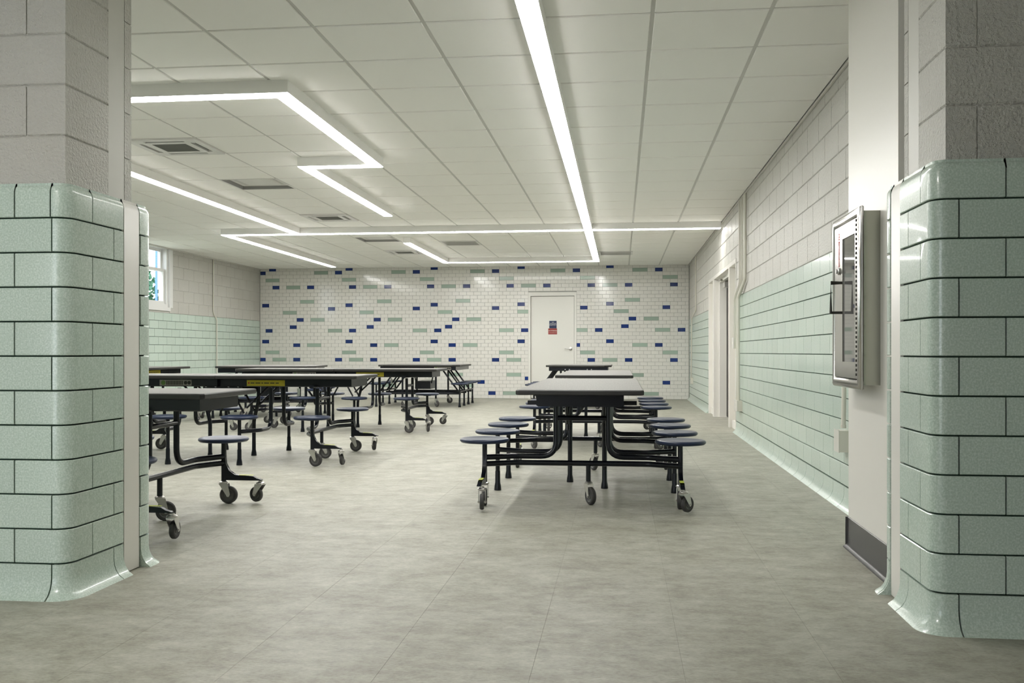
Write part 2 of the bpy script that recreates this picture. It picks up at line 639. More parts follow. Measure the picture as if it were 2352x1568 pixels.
def tiled_side(wall, X, rz, sgn, ya, yb, holes, first, near, block_first=True):
    """sgn: direction into the room (+1 for left wall, -1 for right)"""
    g = .006
    tiles = []
    for r in range(12):
        z0 = r * TH
        off = first[(r + 1) % 2]          # phase of joints: rows counted from the floor
        k = math.floor((ya - off) / .3048) - 1
        while off + k * .3048 < yb:
            a, b = max(ya, off + k * .3048), min(yb, off + (k + 1) * .3048)
            k += 1
            segs = [(a, b)]
            for (h0, h1, hz0, hz1) in holes:
                if z0 < hz1 - .02 and z0 + TH > hz0 + .02:
                    segs = [s for (p, q) in segs for s in ((p, min(q, h0)), (max(p, h1), q)) if s[1] - s[0] > .02]
            for (p, q) in segs:
                if q - p > .02:
                    tiles.append((r, p, q))
    tiles.sort(key=lambda t: abs((t[1] + t[2]) / 2 - near))
    fld = MB()
    bx = X - sgn * .010
    for n, (r, p, q) in enumerate(tiles):
        y = (p + q) / 2
        if n < 300:
            me = cove(q - p - g, TH - g, .010, 'green') if r == 0 else slab(q - p - g, TH - g, .010, .002, 'green')
            put('cove_tile' if r == 0 else 'glazed_tile', me, wall, (bx, y, r * TH + (0 if r == 0 else g / 2)), rz)
        else:
            T = Matrix.Translation((bx, y, r * TH + (0 if r == 0 else g / 2))) @ Matrix.Rotation(rz, 4, 'Z')
            if r == 0:
                cove_into(fld, T, q - p - g, TH - g, .010, 'green')
            else:
                slab_into(fld, T, q - p - g, TH - g, .010, .002, 'green')
    if fld.v:
        put('glazed_tile_field', fld, wall, kind='stuff')
    blocks = []
    for r in range(6):
        z0 = TT + r * .2032
        z1 = min(z0 + .2032, ZC + .02)
        k = math.floor(ya / .4064) - 1
        while k * .4064 + (r % 2) * .2032 < yb:
            a, b = max(ya, k * .4064 + (r % 2) * .2032), min(yb, (k + 1) * .4064 + (r % 2) * .2032)
            k += 1
            segs = [(a, b, z0, z1)]
            for (h0, h1, hz0, hz1) in holes:
                out = []
                for (p, q, u, v) in segs:
                    if u < hz1 and v > hz0 and p < h1 and q > h0:
                        out += [(p, min(q, h0), u, v), (max(p, h1), q, u, v)]
                        if v > hz1:
                            out.append((max(p, h0), min(q, h1), hz1, v))
                    else:
                        out.append((p, q, u, v))
                segs = [s for s in out if s[1] - s[0] > .03 and s[3] - s[2] > .02]
            blocks += segs
    blocks.sort(key=lambda t: abs((t[0] + t[1]) / 2 - near))
    fld = MB()
    for n, (p, q, u, v) in enumerate(blocks):
        y = (p + q) / 2
        if n < 300:
            put('concrete_block', slab(q - p - .005, v - u - .005, .0075, .005, 'block'), wall, (bx, y, u + .002), rz)
        else:
            slab_into(fld, Matrix.Translation((bx, y, u + .002)) @ Matrix.Rotation(rz, 4, 'Z'), q - p - .004, v - u - .004, .007, .004, 'block')
    if fld.v:
        put('concrete_block_field', fld, wall, kind='stuff')


DR0, DR1, DRZ = 11.71, 15.31, 2.09      # door recess in the right wall
mf = lambda z: 'grout' if z < TT else 'block'
w = MB()
wall_grid(w, [4.0, DR0, DR1, YF + .3], [0, TT, DRZ, ZC + .1], lambda u, z: DR0 < u < DR1 and z < DRZ, XR + .010, XR + .34, lambda u, ww, z: (ww, u, z), mf)
wall_right = put('wall_right', w, kind='structure')
tiled_side(wall_right, XR, -PI / 2, -1, 4.9, YF, [(DR0, DR1, 0, DRZ)], (6.236, 6.133), 4.9)
WINS = [(13.95, 15.52), (10.6, 12.2), (7.3, 8.9), (4.8, 6.2)]
WZ = 1.70
w = MB()
us = [4.0] + [v for a in sorted(WINS) for v in a] + [YF + .3]
wall_grid(w, us, [0, TT, WZ, ZC + .1], lambda u, z: z > WZ and any(a < u < b for a, b in WINS), XL - .010, XL - .175, lambda u, ww, z: (ww, u, z), mf)
wall_left = put('wall_left', w, kind='structure')
tiled_side(wall_left, XL, PI / 2, 1, 4.1, YF, [(a, b, WZ, ZC + .2) for a, b in WINS], (14.99, 14.82), 17.5)
mo = MB()
mo.box((XL, 4.1, ZC - .03), (XL + .03, YF, ZC + .01), 'paint')
put('trim_1', mo, kind='structure')
mo = MB()
mo.box((XR - .015, 4.9, ZC - .022), (XR, YF, ZC + .0), 'paint')
put('trim_2', mo, kind='structure')

# ------------------------------------------------------------------ wall ends beside the opening (pillars)


class Path:
    def __init__(s, pts, r, n=6):
        s.P = []              # (arc length, point, normal)
        pts = [Vector(p) for p in pts]
        L_ = 0
        prev = None
        seq = []
        for i, b in enumerate(pts):
            if 0 < i < len(pts) - 1:
                u = (b - pts[i - 1]).normalized()
                v = (pts[i + 1] - b).normalized()
                nu, nv = Vector((u.y, -u.x)), Vector((v.y, -v.x))
                c = b - nu * r - nv * r
                a0, a1 = math.atan2(nu.y, nu.x), math.atan2(nv.y, nv.x)
                while a1 < a0:
                    a1 += 2 * PI
                for k in range(n + 1):
                    a = a0 + (a1 - a0) * k / n
                    d = Vector((math.cos(a), math.sin(a)))
                    seq.append((c + d * r, d))
            else:
                q = pts[1] if i == 0 else pts[-2]
                u = (q - b).normalized() * (1 if i == 0 else -1)
                seq.append((b, Vector((u.y, -u.x))))
        for p, d in seq:
            if prev is not None:
                L_ += (p - prev).length
            s.P.append((L_, p, d))
            prev = p
        s.len = L_

    def at(s, t):
        P = s.P
        for i in range(len(P) - 1):
            if t <= P[i + 1][0] or i == len(P) - 2:
                d = P[i + 1][0] - P[i][0]
                k = 0 if d < 1e-9 else (t - P[i][0]) / d
                return P[i][1].lerp(P[i + 1][1], k), P[i][2].lerp(P[i + 1][2], k).normalized()

    def rng(s, a, b):
        ts = [a] + [q[0] for q in s.P if a + 1e-4 < q[0] < b - 1e-4] + [b]
        return [s.at(t) for t in ts]

    def where(s, x=None, y=None):
        """arc length of the first point whose x (or y) equals the value"""
        for i in range(len(s.P) - 1):
            a, b = s.P[i][1], s.P[i + 1][1]
            va, vb, v = (a.x, b.x, x) if x is not None else (a.y, b.y, y)
            if (va - v) * (vb - v) <= 0 and abs(vb - va) > 1e-6:
                return s.P[i][0] + (v - va) / (vb - va) * (s.P[i + 1][0] - s.P[i][0])
        raise ValueError


def wrap(path, s0, s1, prof, m, back=-.004):
    """piece following the plan path between s0 and s1; prof: (out, z) bottom to top"""
    mb = MB()
    pr = [(back, prof[0][1])] + prof + [(back, prof[-1][1])]
    rs = []
    for p, d in path.rng(s0, s1):
        rs.append([(p.x + d.x * o, p.y + d.y * o, z) for o, z in pr])
    mb.rings(rs, m)
    return mb


def flat_prof(z0, z1, t=.010, c=.0025):
    return [(t - c, z0), (t, z0 + c), (t, z1 - c), (t - c, z1)]


def cap_prof(z0, z1, t=.010, r=.035):
    pr = [(t - .0025, z0), (t, z0 + .0025)]
    for k in range(6):
        a = PI / 2 * k / 5
        pr.append((t - r + r * math.cos(a), z1 - r + r * math.sin(a)))
    pr.append((-.05, z1 + .002))
    return pr


def cove_prof(h, t=.010):
    return [(t + o, z * h) for o, z in reversed(COVE)]


def pillar(wall, path, inner, jA, jB, strip, s_end, first):
    """path of glazed tile face; jA/jB joints (arc lengths) per row type; inner = path of the block above"""
    g = .003
    for r in range(12):                       # r = 0 top course
        js = (jA if r % 2 == 0 else jB) + (first if r == 0 else [])
        zt = TT - r * TH
        zb = zt - TH
        bounds = [0] + sorted(js) + [path.len]
        st0, st1 = strip
        segs = []
        for a, b in zip(bounds, bounds[1:]):
            for (p, q) in ((a, min(b, st0)), (max(a, st1), b)):
                if q - p > .012:
                    segs.append((p, q))
        for (p, q) in segs:
            if r == 11:
                pr = cove_prof(TH - g)
            elif r == 0:
                pr = cap_prof(zb + g, zt)
            else:
                pr = flat_prof(zb + g, zt - g)
            nm = 'cove_tile' if r == 11 else ('cap_tile' if r == 0 else 'glazed_tile')
            put(nm, wrap(path, p + g, q - g, pr, 'green'), wall, smooth=35)
    # smooth painted joint cover
    st = wrap(path, strip[0] + .007, strip[1], [(.008, .004), (.008, TT - .035), (.0, TT - .010), (-.02, TT), (-.05, TT + .003)], 'gloss_paint')
    put('joint_cover', st, wall, smooth=35)


# left wall end
lp = Path([(-9.4, 3.51), (-2.153, 3.51), (-2.153, 4.18), (-9.4, 4.18)], .055)
bk = Path([(-9.4, 3.52), (-2.163, 3.52), (-2.163, 4.17), (-9.4, 4.17)], .05)
ms = MB()
pr = [(p.x, p.y) for _, p, _ in bk.P]
ms.prism(pr, 0, TT - .012, 'grout')
wl = put('wall_front_left', ms, kind='structure')
for r in ():
    pass
fx = lambda x: lp.where(x=x)
sd = lambda y: next(s for s in [lp.P[i][0] + (y - lp.P[i][1].y) / (lp.P[i + 1][1].y - lp.P[i][1].y) * (lp.P[i + 1][0] - lp.P[i][0]) for i in range(len(lp.P) - 1) if abs(lp.P[i + 1][1].y - lp.P[i][1].y) > .3])
fA = [fx(-2.367 - .3105 * k) for k in range(3)] + [fx(-2.367 - .3105 * 3)]
fB = [fx(-2.211 - .3105 * k) for k in range(4)]
backA = [lp.len - (abs(-9.4 + 2.45) - .31 * 0)]
pillar(wl, lp, None, fA + [sd(3.674), lp.len - 7.05], fB + [sd(3.838), sd(4.065), lp.len - 6.9], (sd(3.92), sd(4.055)), None, [fx(-2.217)])
# block above, left
LX, LY0, LY1 = -2.20, 3.575, 4.085
bb = MB()
bb.box((-9.4, LY0 + .006, TT - .02), (LX - .006, LY1, ZC + .02), 'block')
put('block_core', bb, wl)


def block_stack(wall, xs, y0, zt, side_x, side_y, right):
    pass


for r in range(6):
    z0 = TT + r * .2032
    z1 = min(z0 + .2032, ZC + .01)
    # front blocks
    cuts = [LX] + [LX - (.20 if r % 2 == 0 else .40) - .41 * k for k in range(4)] + [-9.4]
    if r % 2 == 0:
        cuts = [LX] + [LX - .555 - .41 * k for k in range(4)] + [-9.4]
    else:
        cuts = [LX] + [LX - .165 - .41 * k for k in range(4)] + [-9.4]
    for a, b in zip(cuts[1:], cuts[:-1]):
        mb = MB()
        t = .006
        x1 = b - (.003 if b != LX else 0)
        if b == LX:      # corner block with its side face
            mb = soft_box((a + .002, LY0, z0 + .001), (x1, 3.895, z1 - .001), .005, 'block')
        else:
            mb = soft_box((a + .002, LY0, z0 + .001), (x1, LY0 + .1, z1 - .001), .005, 'block')
        put('concrete_block', mb, wl)
    mb = MB()
    mb.box((LX - .1, 4.03, z0 + .003), (LX, LY1 + .004, z1 - .003), 'block')
    put('concrete_block', mb, wl)
mb = MB()
mb.box((LX - .1, 3.897, TT - .01), (LX - .001, 4.028, ZC), 'paint')
put('smooth_strip', mb, wl)

# right wall end
rp = Path([(4.4, 4.015), (1.072, 4.015), (1.072, 3.43), (4.4, 3.43)], .045)
bk = Path([(4.4, 4.005), (1.082, 4.005), (1.082, 3.44), (4.4, 3.44)], .04)
ms = MB()
ms.prism([(p.x, p.y) for _, p, _ in bk.P], 0, TT - .012, 'grout')
wr = put('wall_front_right', ms, kind='structure')
seg = [i for i in range(len(rp.P) - 1) if rp.P[i][1].y - rp.P[i + 1][1].y > .3][0]
sd = lambda y: rp.P[seg][0] + (rp.P[seg][1].y - y)
i2 = len(rp.P) - 2
fr = lambda x: rp.P[i2][0] + (x - rp.P[i2][1].x)
pillar(wr, rp, None, [sd(3.546)] + [fr(1.305 + .31 * k) for k in range(3)] + [2.9], [sd(3.691), sd(3.945)] + [fr(1.152 + .31 * k) for k in range(4)] + [3.1], (sd(3.93), sd(3.80)), None, [])
RX, RY0, RY1 = 1.130, 3.49, 3.975
bb = MB()
bb.box((RX + .006, RY0 + .006, TT - .02), (4.4, RY1, ZC + .02), 'block')
put('block_core', bb, wr)
for r in range(6):
    z0 = TT + r * .2032
    z1 = min(z0 + .2032, ZC + .01)
    o = .105 if r % 2 == 0 else .105
    cuts = [RX, RX + .105] + [RX + .105 + .41 * (k + 1) for k in range(4)] + [4.4] if r % 2 == 0 else [RX] + [RX + .31 + .41 * k for k in range(4)] + [4.4]
    for a, b in zip(cuts, cuts[1:]):
        mb = MB()
        if a == RX:
            mb = soft_box((a, RY0, z0 + .001), (b - .002, 3.795, z1 - .001), .005, 'block')
        else:
            mb = soft_box((a + .002, RY0, z0 + .001), (b - .002, RY0 + .1, z1 - .001), .005, 'block')
        put('concrete_block', mb, wr)
    mb = MB()
    mb.box((RX, 3.93, z0 + .003), (RX + .1, RY1 + .004, z1 - .003), 'block')
    put('concrete_block', mb, wr)
mb = MB()
mb.box((RX + .001, 3.797, TT - .01), (RX + .1, 3.928, ZC), 'paint')
put('smooth_strip', mb, wr)
# white boxed-out panel behind the right wall end
mb = MB()
mb.box((1.12, 4.027, 0), (XR + .3, 4.88, ZC + .02), 'gloss_paint')
put('wall_panel', mb, kind='structure')
mb = MB()
mb.rings([[(x, y, z) for x, z in ((1.121, 0), (1.094, 0), (1.0955, .005), (1.106, .012), (1.1135, .022), (1.1145, .148), (1.1165, .150), (1.121, .150))] for y in (4.03, 4.885)], 'base')
mb.rings([[(x, 4.88 + d, z) for d, z in ((-.003, .001), (.012, .001), (.012, .013), (.008, .148), (-.003, .150))] for x in (1.106, 1.38)], 'base')
put('baseboard_right', mb, kind='structure', smooth=40)

# ------------------------------------------------------------------ corridor shell (behind and beside the camera)
cw = MB()
wall_grid(cw, [-9.4, -5.4, -2.4, 4.5], [0, .05, 2.3, ZC + .1], lambda u, z: -5.4 < u < -2.4 and .05 < z < 2.3, YC0, YC0 - .2, lambda u, ww, z: (u, ww, z), lambda z: 'block')  # opening added out of view to let daylight onto the wall ends
put('wall_back', cw, kind='structure')
portal(-3.9, YC0 - .05, 1.18, PI, 3.0, 2.25)
cw = MB()
cw.box((-9.5, YC0 - .2, 0), (-9.4, 3.5, ZC), 'block')
put('wall_corridor_left', cw, kind='structure')
cw = MB()
cw.box((4.4, YC0 - .2, 0), (4.5, 3.5, ZC), 'block')
put('wall_corridor_right', cw, kind='structure')

tr0 = thing('added_fill_light', 'added square fill light on the unseen corridor ceiling, brightening the left wall end', 'ceiling light', (-2.3, .9, ZC - .05))  # light added out of view to brighten the left wall end
mb = MB()
mb.rings([[(-.31, -.31, .049), (.31, -.31, .049), (.31, .31, .049), (-.31, .31, .049)], [(-.31, -.31, 0), (.31, -.31, 0), (.31, .31, 0), (-.31, .31, 0)]], 'housing')
put('housing', mb, tr0)
mb = MB()
mb.box((-.29, -.29, -.004), (.29, .29, -.0005), 'fill_lamp')
put('diffuser', mb, tr0)

# ------------------------------------------------------------------ doors
d1 = thing('door_1', None, None, kind='structure')
mb = MB()
fw = .045
for (a, b, z0, z1) in ((DX0, DX0 + fw, 0, DZ), (DX1 - fw, DX1, 0, DZ), (DX0 + fw, DX1 - fw, DZ - .075, DZ)):
    mb.box((a, YF - .012, z0), (b, YF + .13, z1), 'door_paint')
put('door_frame', mb, d1)
mb = MB()
mb.box((DX0 + fw + .007, YF + .035, .012), (DX1 - fw - .006, YF + .078, DZ - .083), 'door_paint')
leaf = put('door_leaf', mb, d1)
mb = MB()
mb.box((DX0 + fw, YF + .079, 0), (DX1 - fw, YF + .128, DZ - .075), 'dark')  # dark sheet behind the leaf, painted shade for the frame gaps
put('door_stop', mb, d1)
for z in (.25, 1.05, 1.78):
    mb = MB()
    mb.lathe([(.008, 0), (.008, .11)], 'chrome', 8, Matrix.Translation((DX0 + fw + .004, YF + .026, z)))
    put('hinge', mb, d1)
mb = MB()
T = Matrix.Translation((-1.03, YF + .03, 1.03)) @ Matrix.Rotation(PI / 2, 4, 'X')
mb.lathe([(.035, 0), (.035, .008), (.022, .012), (.012, .014), (.012, .055), (.014, .058)], 'chrome', 20, T)
mb.tube([(-1.03, YF - .022, 1.03), (-1.06, YF - .026, 1.03), (-1.10, YF - .026, 1.032), (-1.145, YF - .022, 1.036)], [.011, .011, .009, .007], 'chrome', 10)
put('door_handle', mb, d1, smooth=40)
mb = MB()
mb.box((DX1 - fw - .0035, YF + .027, .98), (DX1 - fw + .002, YF + .031, 1.10), 'chrome')
put('strike_plate', mb, d1)


def lettering(text, size, loc, rot, m, parent, name='lettering', sx=1):
    c = bpy.data.curves.new('t', 'FONT')
    c.body = text
    c.size = size
    c.align_x = 'CENTER'
    c.extrude = .0004
    o = bpy.data.objects.new('t', c)
    COL.objects.link(o)
    bpy.context.view_layer.update()
    me = bpy.data.meshes.new_from_object(o.evaluated_get(bpy.context.evaluated_depsgraph_get()))
    bpy.data.objects.remove(o)
    me.materials.clear()
    me.materials.append(M[m])
    q = bpy.data.objects.new(name, me)
    q.location = loc
    q.rotation_euler = rot
    q.scale = (sx, 1, 1)
    q.parent = parent
    COL.objects.link(q)
    return q


s1 = MB()
s1.box((-.076, -.004, 0), (.076, 0, .155), 'sign_blue')
SX = -1.393
sg = put('door_sign', s1, None, (SX, YF + .034, 1.452), label='small navy sign with white ELEVATOR EQUIPMENT lettering on the far door', cat='sign')
for t, z, sz in (('004', .118, .022), ('ELEVATOR', .090, .0265), ('EQUIPMENT', .062, .0265)):
    lettering(t, sz, (0, -.0048, z), (PI / 2, 0, 0), 'white_ink', sg)
s2 = MB()
s2.box((-.091, -.004, 0), (.091, 0, .122), 'sign_red')
sg = put('door_sign', s2, None, (SX - .006, YF + .034, 1.328), label='small red NO STORAGE sign below the navy sign on the far door', cat='sign')
lettering('NO STORAGE', .031, (0, -.0048, .064), (PI / 2, 0, 0), 'white_ink', sg, sx=.88)
lettering('IN THIS EQUIPMENT ROOM', .0155, (0, -.0048, .026), (PI / 2, 0, 0), 'white_ink', sg, sx=.85)

# recessed doorway in the right wall: frame, mullion, sidelight panel, dark door leaf, closer
d2 = thing('door_2', None, None, kind='structure')


def fr_box(name, y0, y1, x0, x1, z0, z1, m='gloss_paint', par=None, bev=False):
    mb = MB()
    mb.box((x0, y0, z0), (x1, y1, z1), m)
    return put(name, mb, par or d2)


fr_box('door_jamb', DR0, DR0 + .04, XR - .006, XR + .20, 0, DRZ)
fr_box('door_jamb', DR1 - .04, DR1, XR - .006, XR + .20, 0, DRZ)
fr_box('door_head', DR0 + .04, DR1 - .04, XR - .006, XR + .20, DRZ - .05, DRZ)
fr_box('mullion', 12.39, 12.50, XR - .006, XR + .20, 0, DRZ - .05)
fr_box('mullion', 14.42, 14.60, XR - .006, XR + .20, 0, DRZ - .05)
fr_box('door_stop', 14.385, 14.42, XR + .075, XR + .175, 0, DRZ - .05)
fr_box('door_stop', 12.50, 14.385, XR + .075, XR + .175, DRZ - .10, DRZ - .05)
for (ya, yb) in ((DR0 + .04, 12.39), (14.60, DR1 - .04)):
    pn = fr_box('sidelight_panel', ya, yb, XR + .10, XR + .14, 0, DRZ - .05)
    fr_box('kick_plate', ya, yb, XR + .03, XR + .10, 0, .10, par=pn)
fr_box('door_leaf', 12.51, 13.43, XR + .178, XR + .22, .01, DRZ - .06, 'steel_door')
fr_box('door_leaf', 13.44, 14.41, XR + .178, XR + .22, .01, DRZ - .06, 'steel_door')
mb = MB()
mb.box((XR + .105, 13.95, 1.90), (XR + .177, 14.25, 1.975), 'chrome')
mb.tube([(XR + .13, 14.12, 1.975), (XR + .13, 14.12, 2.0), (XR + .04, 13.95, 2.005), (XR + .05, 14.3, 2.01)], .008, 'chrome', 8)
put('door_closer', mb, d2)

# ------------------------------------------------------------------ windows in the left wall
for wi, (a, b) in enumerate(WINS):
    wn = thing('window_%d' % (wi + 1), None, None, kind='structure')
    wn.location.x = .10
    zt = ZC + .02
    mb = MB()
    # frame ring
    wall_grid(mb, [a, a + .07, b - .07, b], [WZ, WZ + .08, zt - .05, zt], lambda u, z: a + .07 < u < b - .07 and WZ + .08 < z < zt - .05, XL - .26, XL - .12, lambda u, ww, z: (ww, u, z), lambda z: 'frame')
    put('window_frame', mb, wn)
    mr = 2.33
    for nm, z0, z1, xa, xb in (('upper_sash', mr, zt - .05, XL - .235, XL - .205), ('lower_sash', WZ + .08, mr + .045, XL - .19, XL - .155)):
        mb = MB()
        wall_grid(mb, [a + .072, a + .118, b - .118, b - .072], [z0, z0 + .045, z1 - .045, z1], lambda u, z: a + .118 < u < b - .118 and z0 + .045 < z < z1 - .045, xa, xb, lambda u, ww, z: (ww, u, z), lambda z: 'frame')
        sh = put(nm, mb, wn)
        g = MB()
        g.box(((xa + xb) / 2 - .002, a + .119, z0 + .046), ((xa + xb) / 2 + .002, b - .119, z1 - .046), 'glass')
        put('pane', g, sh)
    mb = MB()
    mb.box((XL - .15, (a + b) / 2 - .03, mr + .045), (XL - .12, (a + b) / 2 + .03, mr + .065), 'chrome')
    put('sash_lock', mb, wn)
    mb = MB()
    mb.box((XL - .12, a, WZ - .04), (XL - .08, b, WZ + .02), 'frame')
    put('window_sill', mb, wn)
    for yy in (a, b):
        mb = MB()
        s_ = 1 if yy == b else -1
        y0, y1 = sorted((yy - s_ * .02, yy + s_ * .10))
        mb.box((XL - .13, y0, WZ + .02), (XL - .088, y1, ZC - .031), 'frame')
        put('window_casing', mb, wn)
    portal(XL - .19, (a + b) / 2, (WZ + zt) / 2, PI / 2 + PI, b - a, zt - WZ)

# outdoors seen through the far window
mb = MB()
mb.box((-60, -20, -.4), (-8.0, 60, -.3), 'grass')
put('ground', mb, kind='structure')
bl = thing('neighbour_building', 'low brick building outside the left window', 'building', (-13.17, 26, -.3))
mb = MB()
mb.box((0, 0, 0), (3.2, 6, 4.25), 'brick')
put('wall', mb, bl)
mb = MB()
mb.box((-.1, -.1, 4.25), (3.3, 6.1, 4.4), 'frame')
put('roof_edge', mb, bl)
for x in (.9, 2.0):
    mb = MB()
    mb.box((x, -.05, 1.6), (x + .7, .02, 3.0), 'frame')
    f = put('window', mb, bl)
    g = MB()
    g.box((x + .06, -.06, 1.66), (x + .64, -.049, 2.94), 'downpipe')
    put('pane', g, f)
mb = MB()
mb.tube([(-.02, -.08, 0), (-.02, -.08, 4.2)], .035, 'downpipe', 10)
put('downpipe', mb, bl)
tr = thing('tree', 'leafy green tree outside the left window', 'tree', (-15.3, 26.6, -.3))
mb = MB()
mb.tube([(0, 0, 0), (.05, 0, 1.2), (0, .1, 2.4), (.1, .1, 3.6)], [.14, .11, .08, .03], 'bark', 8)
for k in range(7):
    a = k * 2.4
    z = 1.5 + k * .25
    mb.tube([(0, .05, z), (math.cos(a) * .6, math.sin(a) * .6, z + .5), (math.cos(a) * 1.2, math.sin(a) * 1.2, z + .8)], [.05, .03, .012], 'bark', 6)
put('trunk', mb, tr)
mb = MB()
for k in range(2600):
    while True:
        q = Vector((random.uniform(-1, 1), random.uniform(-1, 1), random.uniform(-1, 1)))
        if q.length < 1:
            break
    c = Vector((q.x * 1.7, q.y * 1.5, 3.0 + q.z * 1.35))
    u = Vector((random.gauss(0, 1), random.gauss(0, 1), random.gauss(0, 1))).normalized() * .10
    v = Vector((random.gauss(0, 1), random.gauss(0, 1), random.gauss(0, 1))).normalized() * .08
    mb.add([c - u, c + v, c + u, c - v], [(0, 1, 2, 3)], 'leaf')
put('foliage', mb, tr, kind='stuff')

# ------------------------------------------------------------------ linear ceiling lights
LW, LH = .056, .09
ZB = ZC - LH


def light(name_label, pts, corner_closed=False):
    """pts: centre line; housing with mitred corners hanging LH below the ceiling, lens underneath"""
    t = thing('linear_light', name_label, 'ceiling light', (pts[0][0], pts[0][1], ZB), group=None)
    P = [Vector((x - pts[0][0], y - pts[0][1])) for x, y in pts]

    def off(d):
        out = []
        for i, q in enumerate(P):
            a = (q - P[i - 1]).normalized() if i else None
            b = (P[i + 1] - q).normalized() if i < len(P) - 1 else None
            a = a or b
            b = b or a
            na, nb = Vector((a.y, -a.x)), Vector((b.y, -b.x))
            k = (na + nb)
            k = k / (1 + na.dot(nb))
            out.append(q + k * d)
        return out
    A, B_ = off(-LW), off(LW)
    mb = MB()
    # channel: sides with lip
    prof = [(-LW, LH - .004), (-LW, 0), (-LW + .003, -.000), (LW - .003, -.000), (LW, 0), (LW, LH - .004)]
    rs = []
    lines = {o: off(o) for o, _ in prof}
    for i in range(len(P)):
        rs.append([(lines[o][i].x, lines[o][i].y, z) for o, z in prof])
    mb.rings(rs, 'housing')
    put('housing', mb, t)
    mb = MB()
    la, lb = off(-LW + .004), off(LW - .004)
    rs = []
    for i in range(len(P)):
        rs.append([(la[i].x, la[i].y, .002), (la[i].x, la[i].y, -.006), (lb[i].x, lb[i].y, -.006), (lb[i].x, lb[i].y, .002)])
    # pull ends in a little
    for e, nb in ((0, 1), (-1, -2)):
        dv = (P[nb] - P[e]).normalized() * .006
        rs[e] = [(x + dv.x, y + dv.y, z) for x, y, z in rs[e]]
    mb.rings(rs, 'lamp')
    put('diffuser', mb, t)
    # dark strip painted as the shadow gap where the channel meets the ceiling
    mb = MB()
    ga, gb = off(-LW + .012), off(LW - .012)
    mb.rings([[(ga[i].x, ga[i].y, LH - .0035), (ga[i].x, ga[i].y, LH + .003), (gb[i].x, gb[i].y, LH + .003), (gb[i].x, gb[i].y, LH - .0035)] for i in range(len(P))], 'dark')
    put('shadow_gap_strip', mb, t)
    return t


light('long linear light running overhead from the camera to the far tile wall', [(-.45, 4.2), (-.45, 17.76), (-3.285, 17.76), (-3.285, 14.45)])
light('short linear light from the right wall to the long overhead light', [(1.35, 13.22), (-.392, 13.22)])
light('linear light crossing the left half of the room and turning back at its left end', [(-.508, 13.22), (-5.67, 13.22), (-5.67, 18.40)])
light('zigzag linear light with two right-angle steps on the left of the ceiling', [(-4.60, 13.16), (-4.60, 6.04), (-2.205, 6.04), (-2.205, 8.44), (-2.865, 8.44), (-2.865, 11.57)])

# ------------------------------------------------------------------ ceiling vents


def cassette(x, y, label):
    t = thing('air_cassette', label, 'vent', (x, y, ZC - .02))
    h = .305
    mb = MB()
    s = [-h, -.245, -.205, .205, .245, h]
    us = sorted([-h, -.25, -.215, -.19, .19, .215, .25, h])
    slot = lambda u, z: (abs(u) < .175 and .205 < abs(z) < .25) or (abs(z) < .175 and .205 < abs(u) < .25) or (abs(u) < .15 and abs(z) < .15)
    us = sorted([-h, -.25, -.205, -.175, -.15, .15, .175, .205, .25, h])
    wall_grid(mb, us, us, slot, 0, .018, lambda u, w_, z: (u, z, w_), lambda z: 'vent')
    put('panel', mb, t)
    mb = MB()
    mb.box((-.26, -.26, .0185), (.26, .26, .022), 'dark')  # dark sheet standing in for shade behind the slots
    put('slot_shade_sheet', mb, t)
    mb = MB()
    mb.box((-.149, -.149, .003), (.149, .149, .016), 'grille')
    put('grille', mb, t)
    for k in range(14):
        mb = MB()
        mb.box((-.149, -.143 + k * .021, -.0005), (.149, -.137 + k * .021, .0029), 'grille')
        put('louvre', mb, t)
    for sx, sy in ((-1, 0), (0, 1)):
        mb = MB()
        c = .2275
        T = Matrix.Translation((sx * c, sy * c, .014)) @ Matrix.Rotation(math.radians(35 if (sx + sy) > 0 else -35), 4, 'Y' if sx else 'X')
        hx, hy = (.010, .172) if sx else (.172, .010)
        mb.box((-hx, -hy, -.001), (hx, hy, .001), 'vent', T=T)
        put('flap', mb, t)


def diffuser(x, y, label):
    t = thing('air_diffuser', label, 'vent', (x, y, ZC - .008))
    mb = MB()
    h = .30
    sq = lambda a, z: [(-a, -a, z), (a, -a, z), (a, a, z), (-a, a, z)]
    mb.rings([sq(.306, .006), sq(.306, 0), sq(.288, 0)], 'vent', caps=False)
    mb.rings([sq(.288, 0), sq(.285, .085), sq(.24, .09)], 'recess', caps=False)  # recess walls greyed as if unlit
    put('outer_frame', mb, t)
    mb = MB()
    mb.rings([sq(.262, .052), sq(.258, .030), sq(.205, .072), sq(.17, .076)], 'vent', caps=False)
    put('middle_cone', mb, t)
    mb = MB()
    mb.rings([sq(.185, .045), sq(.185, .032), sq(.172, .024), sq(.02, .020)], 'vent')
    put('centre_plate', mb, t)
    mb = MB()
    mb.box((-.27, -.27, .092), (.27, .27, .096), 'dark')  # dark sheet in place of the shade up the duct
    put('duct_shade_sheet', mb, t)


def plate(x, y, label, dark=False):
    t = thing('return_grille', label, 'vent', (x, y, ZC - .014))
    mb = MB()
    h = .300
    us = [-h, -.27, .27, h]
    wall_grid(mb, us, us, lambda u, z: abs(u) < .27 and abs(z) < .27, 0, .012, lambda u, w_, z: (u, z, w_), lambda z: 'vent')
    put('frame', mb, t)
    mb = MB()
    mb.box((-.27, -.27, .010), (.27, .27, .013), 'grille')
    put('backing', mb, t)
    for k in range(18):
        mb = MB()
        T = Matrix.Translation((0, -.255 + k * .030, .005)) @ Matrix.Rotation(math.radians(35), 4, 'X')
        mb.box((-.269, -.009, -.0008), (.269, .009, .0008), 'vent', T=T)
        put('louvre', mb, t)


